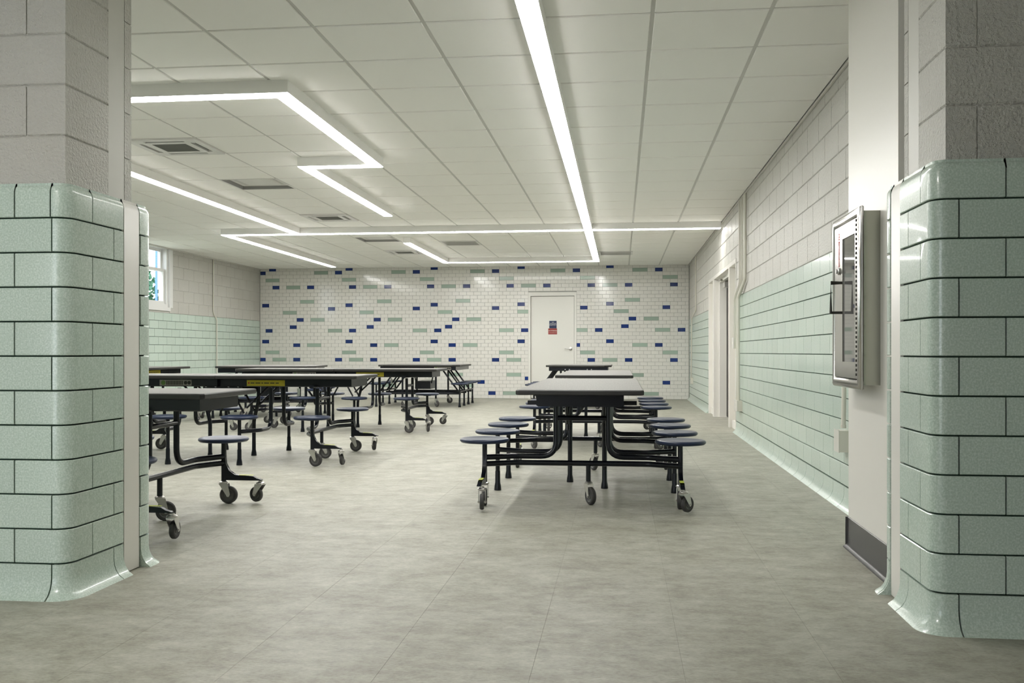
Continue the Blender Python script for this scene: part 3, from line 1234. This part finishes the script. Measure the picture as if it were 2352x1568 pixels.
names = {(6, 4): 'square ceiling cassette with grey grille nearest the camera, at far left', (6, 7): 'square stepped air diffuser between two cassettes on the left',
         (6, 11): 'square ceiling cassette with grey grille left of the zigzag light end', (6, 15): 'square stepped air diffuser just past the crosswise light, on the left',
         (6, 18): 'small-looking far cassette between the two farthest light runs', (4, 16): 'flat louvred grille right beside the end of the hooked light run',
         (0, 19): 'flat louvred grille to the right of the long overhead light'}
for (k, j), kind in VENTS.items():
    x, y = GX0 - GP * (k + .5) + (.05 if (k, j) == (0, 19) else 0), GY0 + GQ * (j + .5)
    (cassette if kind == 'cassette' else diffuser if kind == 'diffuser' else plate)(x, y, names[(k, j)])

# ------------------------------------------------------------------ cafeteria tables


def wheel_mesh(R=.056, w=.030):
    mb = MB()
    T = Matrix.Rotation(PI / 2, 4, 'X')
    k = R / .056
    prof = [(.008, -w * .42), (.016, -w * .42), (.018, -w * .25), (.032, -w * .25), (.034, -w * .44), (.037 * k, -w * .5), (.050 * k, -w * .5), (R, -w * .28), (R, w * .28), (.050 * k, w * .5), (.037 * k, w * .5), (.034, w * .44), (.032, w * .25), (.018, w * .25), (.016, w * .42), (.008, w * .42)]
    ms_ = ['hub', 'hub', 'hub', 'hub', 'hub', 'rubber', 'rubber', 'rubber', 'rubber', 'rubber', 'hub', 'hub', 'hub', 'hub', 'hub']
    mb.lathe(prof, 'rubber', 24, T, ms_)
    return mb.mesh('wheel', 40)


def fork_mesh(off=.032, R=.056):
    """caster housing: origin = axle, wheel rolls along x; stem above at x=-off"""
    mb = MB()
    zt = R + .016
    for s in (-1, 1):
        y = s * .0205
        pts = [(-off - .026, zt), (-off + .030, zt), (.013, .004), (.006, -.011), (-.006, -.011), (-.013, .002)]
        vs = [(x, y - .0013, z) for x, z in pts] + [(x, y + .0013, z) for x, z in pts]
        n = 6
        mb.add(vs, [tuple(range(n)), tuple(range(2 * n - 1, n - 1, -1))] + [(i, (i + 1) % n, n + (i + 1) % n, n + i) for i in range(n)], 'chrome')
    mb.box((-off - .026, -.0215, zt - .001), (-off + .030, .0215, zt + .003), 'chrome')
    mb.lathe([(.026, zt + .003), (.028, zt + .006), (.028, zt + .011), (.022, zt + .015), (.013, zt + .017), (.013, zt + .024)], 'chrome', 18, Matrix.Translation((-off, 0, 0)))
    mb.lathe([(.0065, -.026), (.0065, .026)], 'chrome', 8, Matrix.Rotation(PI / 2, 4, 'X'))
    return mb.mesh('caster', 35)


def seat_mesh():
    mb = MB()
    R = .157
    mb.lathe([(.05, -.030), (.09, -.029), (R - .028, -.028), (R - .010, -.026), (R - .002, -.019), (R, -.012), (R - .004, -.004), (R - .014, 0), (R - .028, -.0015), (R - .045, -.005), (.08, -.008), (.01, -.009)], 'seat', 36)
    return mb.mesh('seat', 60)


ME = {}
R1 = .0175
SZ = .422           # seat height


def table_meshes():
    leaf = MB()
    # leaf with rounded edges: local x from 0.002 to 1.272 (towards the end), y +-.381, top at 0
    x0, x1, y = .0035, 1.274, .381
    c = .02
    oct_ = lambda e: [(x0, -y + e), (x1 - c - e * .4, -y + e), (x1 - e, -y + c + e * .4), (x1 - e, y - c - e * .4), (x1 - c - e * .4, y - e), (x0, y - e)]
    rs = [[(px, py, z) for px, py in oct_(e)] for e, z in ((.006, -.030), (0, -.025), (0, -.005), (.005, 0))]
    leaf.rings(rs[:4], 'edge')
    leaf.add([(px, py, .0006) for px, py in oct_(.007)], [(0, 1, 2, 3, 4, 5)], 'lam')
    ME['leaf'] = leaf.mesh('tabletop', 30)
    ap = MB()
    # channel apron under one leaf
    rs = [[(x, yy, z) for yy, z in ((-.262, -.0305), (-.262, -.095), (-.250, -.102), (.250, -.102), (.262, -.095), (.262, -.0305))] for x in (.03, 1.20)]
    ap.rings(rs, 'black')
    ME['apron'] = ap.mesh('apron')
    for nm, ain, aout, low in (('end', .86, .96, True), ('mid', .43, .32, False)):
        for s in (1, -1):
            mb = MB()
            z = .300 if low else .285
            pts = fillet([(ain, s * .165, .640), (ain, s * .165, z), (ain, s * .42, z), (aout, s * .61, z)], [.10, .03], 7)
            mb.tube(pts, R1, 'black', 12)
            ME['arm_%s_%d' % (nm, s)] = mb.mesh('seat_arm', 40)
    mb = MB()
    mb.tube(fillet([(.96, -.61, .258), (.86, -.42, .258), (.86, .42, .258), (.96, .61, .258)], .03, 4), R1, 'black', 12)
    ME['low'] = mb.mesh('lower_rail', 40)
    mb = MB()
    mb.tube([(.86, -.165, .545), (.86, .165, .545)], .016, 'black', 10)
    ME['stretch'] = mb.mesh('stretcher', 40)
    mb = MB()
    mb.box((.845, -.345, .632), (.885, .345, .657), 'black')
    ME['cross'] = mb.mesh('cross_rail')
    # posts
    mb = MB()
    mb.tube([(0, 0, .085), (0, 0, SZ - .03)], .0155, 'black', 12)
    mb.lathe([(.05, SZ - .036), (.05, SZ - .030)], 'black', 14)
    ME['post'] = mb.mesh('seat_post', 40)
    mb = MB()
    mb.tube([(0, 0, .142), (0, 0, SZ - .03)], .0155, 'black', 12)
    mb.lathe([(.05, SZ - .036), (.05, SZ - .030)], 'black', 14)
    ME['post_c'] = mb.mesh('seat_post', 40)
    mb = MB()
    mb.lathe([(.025, .0), (.0255, .006), (.023, .03), (.018, .055), (.0175, .13), (.0165, .135)], 'black', 16)
    ME['foot'] = mb.mesh('foot_pad', 40)
    # caster arm with curved gusset, along +x
    mb = MB()
    prof = [(.0, .350), (.0, .150), (.19, .150), (.255, .150), (.255, .155), (.225, .163), (.20, .176), (.10, .182)]
    for k in range(7):
        a = PI / 2 * k / 6
        prof.append((.10 - .085 * math.sin(a), .182 + .10 * (1 - math.cos(a))))
    prof.append((.012, .350))
    n = len(prof)
    vs = [(x, -.013, z) for x, z in prof] + [(x, .013, z) for x, z in prof]
    mb.add(vs, [(i, (i + 1) % n, n + (i + 1) % n, n + i) for i in range(n)], 'black')
    # sides as strips of triangles
    bm = bmesh.new()
    bv = [bm.verts.new((x, 0, z)) for x, z in prof]
    f_ = bm.faces.new(bv)
    tri = bmesh.ops.triangulate(bm, faces=[f_])['faces']
    bm.verts.index_update()
    tr_ = [tuple(v.index for v in t.verts) for t in tri]
    bm.free()
    o = len(mb.v) - 2 * n
    for t in tr_:
        mb.f.append(tuple(o + i for i in t))
        mb.m.append(mb.mi('black'))
        mb.f.append(tuple(o + n + i for i in reversed(t)))
        mb.m.append(mb.mi('black'))
    ME['carm'] = mb.mesh('caster_arm', 35)
    mb = MB()
    mb.box((.105, -.0125, .1825), (.195, .0125, .1838), 'lime')
    ME['carm_label'] = mb.mesh('caution_label')
    mb = MB()
    for k in range(7):
        mb.box((.112 + k * .0115, -.006, .1838), (.118 + k * .0115, .006, .1842), 'ink')
    ME['carm_print'] = mb.mesh('print')
    mb = MB()
    mb.tube([(0, 0, .142), (0, 0, .25)], .0155, 'black', 12)
    ME['cpost'] = mb.mesh('caster_post', 40)
    # centre legs
    for s in (1, -1):
        mb = MB()
        mb.tube(fillet([(.20, s * .13, .64), (.20, s * .13, .50), (.155, s * .13, .34), (.155, s * .13, .10)], .05, 4), R1, 'black', 12)
        ME['cleg_%d' % s] = mb.mesh('centre_leg', 40)
        mb = MB()
        mb.tube([(.03, s * .13, .655), (.165, s * .13, .41)], .010, 'black', 8)
        ME['brace_%d' % s] = mb.mesh('brace', 40)
        mb = MB()
        mb.tube([(.40, s * .13, .655), (.19, s * .13, .46)], .010, 'black', 8)
        ME['brace2_%d' % s] = mb.mesh('brace', 40)
    mb = MB()
    mb.box((-.18, -.225, .575), (.18, -.205, .70), 'black')
    mb.box((-.18, .205, .575), (.18, .225, .70), 'black')
    mb.box((-.03, -.205, .58), (.03, .205, .61), 'black')
    ME['hinge'] = mb.mesh('fold_mechanism')
    mb = MB()
    for x in (-.15, .15, -.06, .06):
        for s in (1, -1):
            mb.lathe([(.008, 0), (.008, .006)], 'chrome', 8, Matrix.Translation((x, s * .225, .64)) @ Matrix.Rotation(-s * PI / 2, 4, 'X'))
    ME['bolts'] = mb.mesh('bolt')
    mb = MB()
    mb.tube([(.22, .0, .655), (.22, .06, .655)], .004, 'chrome', 6)
    mb.tube([(.62, .03, .63), (.62, .03, .56)], .012, 'chrome', 6)
    ME['hook'] = mb.mesh('latch')
    ME['wheel'] = wheel_mesh()
    ME['wheel_s'] = wheel_mesh(.048, .026)
    ME['fork'] = fork_mesh()
    ME['fork_s'] = fork_mesh(.034, .048)
    ME['seat'] = seat_mesh()
    mb = MB()
    mb.box((-.175, 0, -.026), (.175, .0015, .026), 'yellow')
    ME['ylab'] = mb.mesh('warning_label')
    mb = MB()
    mb.box((-.163, -.0006, -.006), (-.150, .0, .007), 'red_ink')
    x = -.14
    for wd in (.035, .045, .015, .045, .04, .03):
        mb.box((x, -.0006, -.004), (x + wd, 0, .004), 'ink')
        x += wd + .01
    ME['yprint'] = mb.mesh('print')
    mb = MB()
    mb.box((-.15, 0, -.026), (.15, .0015, .026), 'grey_label')
    ME['glab'] = mb.mesh('warning_label')
    mb = MB()
    T = Matrix.Translation((-.115, 0, 0)) @ Matrix.Rotation(PI / 2, 4, 'X')
    mb.lathe([(.021, 0), (.021, .0006)], 'green_dot', 16, T)
    for k in range(11):
        mb.box((-.085 + k * .0145, -.0006, -.018), (-.077 + k * .0145, 0, .018), 'ink')
    for q in (.095, .128):
        mb.lathe([(.016, 0), (.016, .0006)], 'ink', 12, Matrix.Translation((q, 0, 0)) @ Matrix.Rotation(PI / 2, 4, 'X'))
    ME['gprint'] = mb.mesh('print')


table_meshes()


def flip(o, s):
    """mirror end: rotate by 180 degrees about the table's centre"""
    o.rotation_euler.z += 0 if s > 0 else PI


def caster(parent, x, y, yaw, lift=0, small=False):
    k = '_s' if small else ''
    R = .048 if small else .056
    off = .034 if small else .032
    f = put('caster', ME['fork' + k], parent, (x + off * math.cos(yaw), y + off * math.sin(yaw), R + lift), yaw)
    put('wheel', ME['wheel' + k], f)
    return f


def make_table(label):
    root = thing('stool_table', label, 'table', group='mobile stool tables')
    for s in (1, -1):
        rz = 0 if s > 0 else PI
        put('tabletop', ME['leaf'], root, (0, 0, .74), rz)
        put('apron', ME['apron'], root, (0, 0, .74), rz)
        for e in ('end', 'mid'):
            for q in (1, -1):
                put('seat_arm', ME['arm_%s_%d' % (e, q)], root, (0, 0, 0), rz)
        for nm, k in (('lower_rail', 'low'), ('stretcher', 'stretch'), ('cross_rail', 'cross')):
            put(nm, ME[k], root, (0, 0, 0), rz)
        lg = put('centre_leg', ME['cleg_1'], root, (0, 0, 0), rz)
        put('foot_pad', ME['foot'], lg, (.155, .13, 0))
        for k in ('brace_1', 'brace2_1', 'brace_-1', 'brace2_-1'):
            put('brace', ME[k], root, (0, 0, 0), rz)
        for q in (1, -1):
            po = put('seat_post', ME['post'], root, (s * .32, q * .61, 0))
            put('foot_pad', ME['foot'], po)
            put('seat', ME['seat'], root, (s * .32, q * .61, SZ))
            put('seat_post', ME['post_c'], root, (s * .96, q * .61, 0))
            put('seat', ME['seat'], root, (s * .96, q * .61, SZ))
            ca = put('caster_arm', ME['carm'], root, (s * .96, q * .61, 0), rz)
            lb = put('caution_label', ME['carm_label'], ca)
            lb['label'] = 'lime caution strip on top of caster arm'
            caster(root, s * .96, q * .61, rz + .12 * q)
            caster(root, s * 1.195, q * .61, (2.5 if q > 0 else 1.0) * s, .012, True)
        put('caster_post', ME['cpost'], root, (s * .86, -.04, 0))
        caster(root, s * .86, -.04, rz + .5)
    put('fold_mechanism', ME['hinge'], root)
    put('bolt', ME['bolts'], root)
    put('latch', ME['hook'], root)
    for q in (1, -1):
        for x, kk in ((.42, 'y'), (-.42, 'g')):
            l_ = put('warning_label', ME[kk + 'lab'], root, (x * (-q), q * .2625, .672), 0 if q < 0 else PI)
            l_['label'] = 'yellow warning label' if kk == 'y' else 'grey instruction label with green mark'
            put('print', ME[kk + 'print'], l_)
    return root


proto = make_table('pale-topped mobile stool table nearest the camera in the right row')


def place(t, x, y, rot, top, label, nx=1):
    t.location = (x, y, 0)
    t.rotation_euler.z = math.radians(rot)
    t['label'] = label
    for c in t.children:
        n = c.name.split('.')[0]
        if n in ('tabletop', 'apron'):
            c.location.z = top
        if n == 'warning_label':
            c.location.z = top - .068
        if n in ('cross_rail', 'fold_mechanism', 'bolt'):
            c.location.z = top - .74
        if n == 'caster' and abs(c.location.z - .06) < .001:
            c.rotation_euler.z += random.uniform(-.7, .7)


SPOTS = [(-.245, 6.93, 90, .738, 'mobile stool table nearest the camera in the right-hand row, pale top seen end-on'),
         (-.26, 10.60, 90, .738, 'second mobile stool table of the right-hand row, directly behind the nearest one'),
         (-3.475, 5.22, 0, .742, 'mobile stool table nearest the camera at left, partly behind the green pillar'),
         (-3.55, 8.42, 0, .757, 'long mobile stool table with a bright yellow warning label, second row at left'),
         (-3.50, 11.77, 0, .755, 'long mobile stool table third row at left, behind the yellow-labelled one'),
         (-6.56, 11.90, 90, .757, 'mobile stool table at far left beside the green tiled wall, partly behind the pillar')]
for i, sp_ in enumerate(SPOTS):
    t = proto if i == 0 else copy_tree(proto)
    t.name = 'stool_table'
    place(t, *sp_)

# short wide tables near the far wall
wt = MB()


def oct_top(sx, sy, c, ztop):
    mb = MB()
    pt = lambda e: [(-sx + c, -sy + e), (sx - c, -sy + e), (sx - e, -sy + c), (sx - e, sy - c), (sx - c, sy - e), (-sx + c, sy - e), (-sx + e, sy - c), (-sx + e, -sy + c)]
    mb.rings([[(x, y, z) for x, y in pt(e)] for e, z in ((.006, -.030), (0, -.025), (0, -.005), (.005, 0))], 'edge')
    mb.add([(x, y, .0006) for x, y in pt(.008)], [tuple(range(8))], 'lam')
    return mb


def wide_table(x, y, rot, top, label, hx=.735, hy=.74):
    root = thing('stool_table', label, 'table', (x, y, 0), math.radians(rot), 'short wide stool tables')
    put('tabletop', oct_top(hx, hy, .12, 0), root, (0, 0, top), smooth=30)
    mb = MB()
    mb.box((-hx + .06, -hy + .03, -.095), (hx - .06, -hy + .06, -.0305), 'black')
    mb.box((-hx + .06, hy - .06, -.095), (hx - .06, hy - .03, -.0305), 'black')
    mb.box((-hx + .06, -hy + .06, -.095), (-hx + .09, hy - .06, -.0305), 'black')
    mb.box((hx - .09, -hy + .06, -.095), (hx - .06, hy - .06, -.0305), 'black')
    put('apron', mb, root, (0, 0, top))
    for s in (1, -1):
        for v in (-.60, -.12, .12, .60):
            mb = MB()
            mb.tube([(s * .40, v, top - .06), (s * .70, v, .275)], .015, 'black', 10)
            put('brace', mb, root, smooth=40)
        for k, v in enumerate((-.72, -.24, .24, .72)):
            po = put('seat_post', ME['post'], root, (s * .745, v, 0))
            put('foot_pad', ME['foot'], po)
            put('seat', ME['seat'], root, (s * .745, v, SZ))
        mb = MB()
        mb.tube([(s * .745, -.72, .27), (s * .745, .72, .27)], .015, 'black', 10)
        put('side_rail', mb, root, smooth=40)
        for v in (-.60, .60):
            mb = MB()
            mb.tube([(s * .30, v, top - .05), (s * .30, v, .14)], .017, 'black', 10)
            put('leg', mb, root, smooth=40)
            caster(root, s * .30, v, random.uniform(0, 6))
    for v in (-.60, 0, .60):
        mb = MB()
        mb.tube([(-.745, v, .235), (.745, v, .235)], R1, 'black', 10)
        put('cross_rail', mb, root, smooth=40)
    mb = MB()
    mb.box((-.14, -.3, .30), (.14, .3, .44), 'black')
    put('spring_housing', mb, root)
    for s in (-1, 1):
        mb = MB()
        mb.tube([(s * .14, -.2, .40), (s * .20, -.2, top - .05)], .012, 'black', 8)
        put('fold_strut', mb, root, smooth=40)
    if hx > .6:
        l_ = put('warning_label', ME['glab'], root, (.44, -hy + .029, top - .062), 0)
        l_['label'] = 'pale instruction label'
        put('print', ME['gprint'], l_)
    mb = MB()
    for q in (-.22, -.15, .15, .22):
        mb.lathe([(.009, 0), (.009, .005)], 'chrome', 8, Matrix.Translation((q, -hy + .030, top - .07)) @ Matrix.Rotation(PI / 2, 4, 'X'))
    put('bolt', mb, root)
    return root


wide_table(-3.54, 17.15, 0, .738, 'short wide stool table with slanted braces, in front of the far tile wall at centre')
wide_table(-.71, 16.75, 0, .740, 'short stool table in front of the white far door', hx=.555)
wide_table(-5.30, 14.15, 10, .757, 'short wide stool table behind the third left row, near the left corner')

# ------------------------------------------------------------------ conduits and outlet boxes


def conduit(label, pts, r=.013, clips=(), group='painted conduits'):
    mb = MB()
    mb.tube(fillet(pts, .05, 5), r, 'conduit', 10)
    o = put('conduit', mb, label=label, cat='conduit', group=group, smooth=40)
    for c in clips:
        k = MB()
        k.lathe([(r + .003, 0), (r + .003, .02)], 'conduit', 10, Matrix.Translation(c))
        put('conduit_clip', k, o)
    return o


def ebox(label, x, y, z, sx, sy, sz, outlets=0, rz=0, cat='electrical box'):
    mb = MB()
    a, b = sy / 2, sz / 2
    mb.box((-sx, -a, -b), (0, a, b), 'conduit')
    o = put('electrical_box', mb, None, (x, y, z), rz, label=label, cat=cat)
    mb = MB()
    mb.box((-sx - .004, -a - .003, -b - .003), (-sx - .0002, a + .003, b + .003), 'paint')
    f = put('cover_plate', mb, o)
    for k in range(outlets):
        q = MB()
        zz = (-.5 + k) * sz * .42 if outlets > 1 else 0
        q.box((-sx - .0055, -.016, zz - .014), (-sx - .0042, .016, zz + .014), 'white_ink')
        put('outlet', q, f)
    return o


xs = XR - .024
for i, (ya, yb, ze, r) in enumerate(((10.70, 11.20, .40, .018), (10.92, 11.36, .40, .0085), (11.07, 11.48, 1.13, .0085), (11.20, 11.60, 1.13, .0085))):
    nm = ['thickest conduit of the bundle beside the doorway, ending at the lower box', 'second conduit of the bundle beside the doorway, ending at the lower box',
          'third conduit of the bundle beside the doorway, ending at the upper box', 'conduit of the bundle closest to the doorway, ending at the upper box'][i]
    conduit(nm, [(xs - i * .001, ya, ZC - .03), (xs, ya, 1.76), (xs - .012, yb, 1.60), (xs - .012, yb, ze)], r, [(xs, ya, 2.2), (xs - .012, yb, .9 if ze < 1 else 1.35)])
ebox('double outlet box under the conduit bundle on the green tiled wall', XR, 11.28, .345, .055, .30, .12, 2)
ebox('wall box with cover at the height of the door handle, beside the doorway', XR, 11.56, 1.07, .055, .17, .13, 1)
conduit('single conduit near the far right corner with a short offset bend', [(xs, 17.65, ZC - .03), (xs, 17.65, 1.72), (xs - .012, 18.45, 1.60), (xs - .012, 18.60, .46)], .012, [(xs, 17.65, 2.1), (xs - .012, 18.55, 1.0)])
ebox('small outlet box low on the right wall near the far corner', XR, 18.62, .41, .05, .10, .12, 1)
conduit('vertical conduit just behind the white panel and extinguisher cabinet', [(xs + .005, 5.86, 1.72), (xs - .005, 5.92, 1.68), (xs - .005, 6.02, .50)], .014, [(xs - .005, 5.97, 1.15), (xs - .005, 6.02, .50)])
ebox('beige outlet box at the foot of the nearest conduit on the right wall', XR, 6.05, .42, .06, .13, .13, 0)
conduit('vertical conduit on the left wall beside the window', [(XL + .016, 17.25, ZC - .03), (XL + .016, 17.25, 1.70), (XL + .026, 17.38, 1.58), (XL + .026, 17.38, .4)], .012, [(XL + .016, 17.25, 2.2), (XL + .026, 17.38, 1.1)])
ebox('small outlet plate low on the left green wall under the conduit', XL, 17.38, .36, .05, .09, .12, 1, PI)
ebox('white outlet plate low on the far tile wall behind the tables', -4.02, YF, .43, .006, .12, .075, 1, PI / 2)

# ------------------------------------------------------------------ fire extinguisher cabinet on the white panel
cy0, cy1, cz0, cz1 = 4.27, 4.80, .80, 1.60
fc = thing('extinguisher_cabinet', 'brushed steel fire extinguisher cabinet with glass slot on the white panel', 'cabinet', (1.12, (cy0 + cy1) / 2, cz0))
hy, hz = (cy1 - cy0) / 2, cz1 - cz0
D = .075
mb = MB()
mb.box((-D, -hy + .025, .02), (0, hy - .025, hz - .02), 'steel_back')
put('cabinet_box', mb, fc)
mb = MB()
sqr = lambda e, x: [(x, -hy + e, e), (x, hy - e, e), (x, hy - e, hz - e), (x, -hy + e, hz - e)]
mb.rings([sqr(.020, -D + .004), sqr(.004, -D), sqr(0, -D - .008), sqr(.004, -D - .016), sqr(.014, -D - .022), sqr(.030, -D - .022), sqr(.040, -D - .017), sqr(.045, -D - .008)], 'steel', caps=False)
put('rounded_frame', mb, fc, smooth=50)
mb = MB()
wall_grid(mb, [-hy + .047, -hy + .09, .06, hy - .047], [.047, .12, hz - .11, hz - .047], lambda u, z: -hy + .09 < u < .06 and .12 < z < hz - .11, -D - .018, -D - .010, lambda u, ww, z: (ww, u, z), lambda z: 'steel')
dr = put('cabinet_door', mb, fc)
mb = MB()
mb.box((-D - .013, -hy + .09, .12), (-D - .011, .06, hz - .11), 'pane')
put('glass_pane', mb, dr)
mb = MB()
for k in range(34):
    mb.box((-D - .0225, -hy + .050, .06 + k * .0205), (-D - .0185, -hy + .058, .071 + k * .0205), 'ink')
put('hinge', mb, dr)
mb = MB()
yh = .10
mb.tube([(-D - .018, yh, .35), (-D - .062, yh, .35), (-D - .062, yh, .49), (-D - .018, yh, .49)], .0065, 'ink', 8)
put('door_handle', mb, dr)
mb = MB()
mb.lathe([(.016, 0), (.016, .006), (.010, .010), (.010, .016)], 'chrome', 14, Matrix.Translation((-D - .018, yh + .02, .545)) @ Matrix.Rotation(-PI / 2, 4, 'Y'))
put('lock', mb, dr, smooth=40)
tx = lettering('FIRE EXTINGUISHER', .024, (-D - .0188, .135, .645), (0, 0, 0), 'red_ink', dr)
tx.rotation_mode = 'QUATERNION'
tx.rotation_quaternion = Matrix(((0, 0, -1), (0, -1, 0), (-1, 0, 0))).transposed().to_quaternion()
tx.scale = (.75, 1, 1)
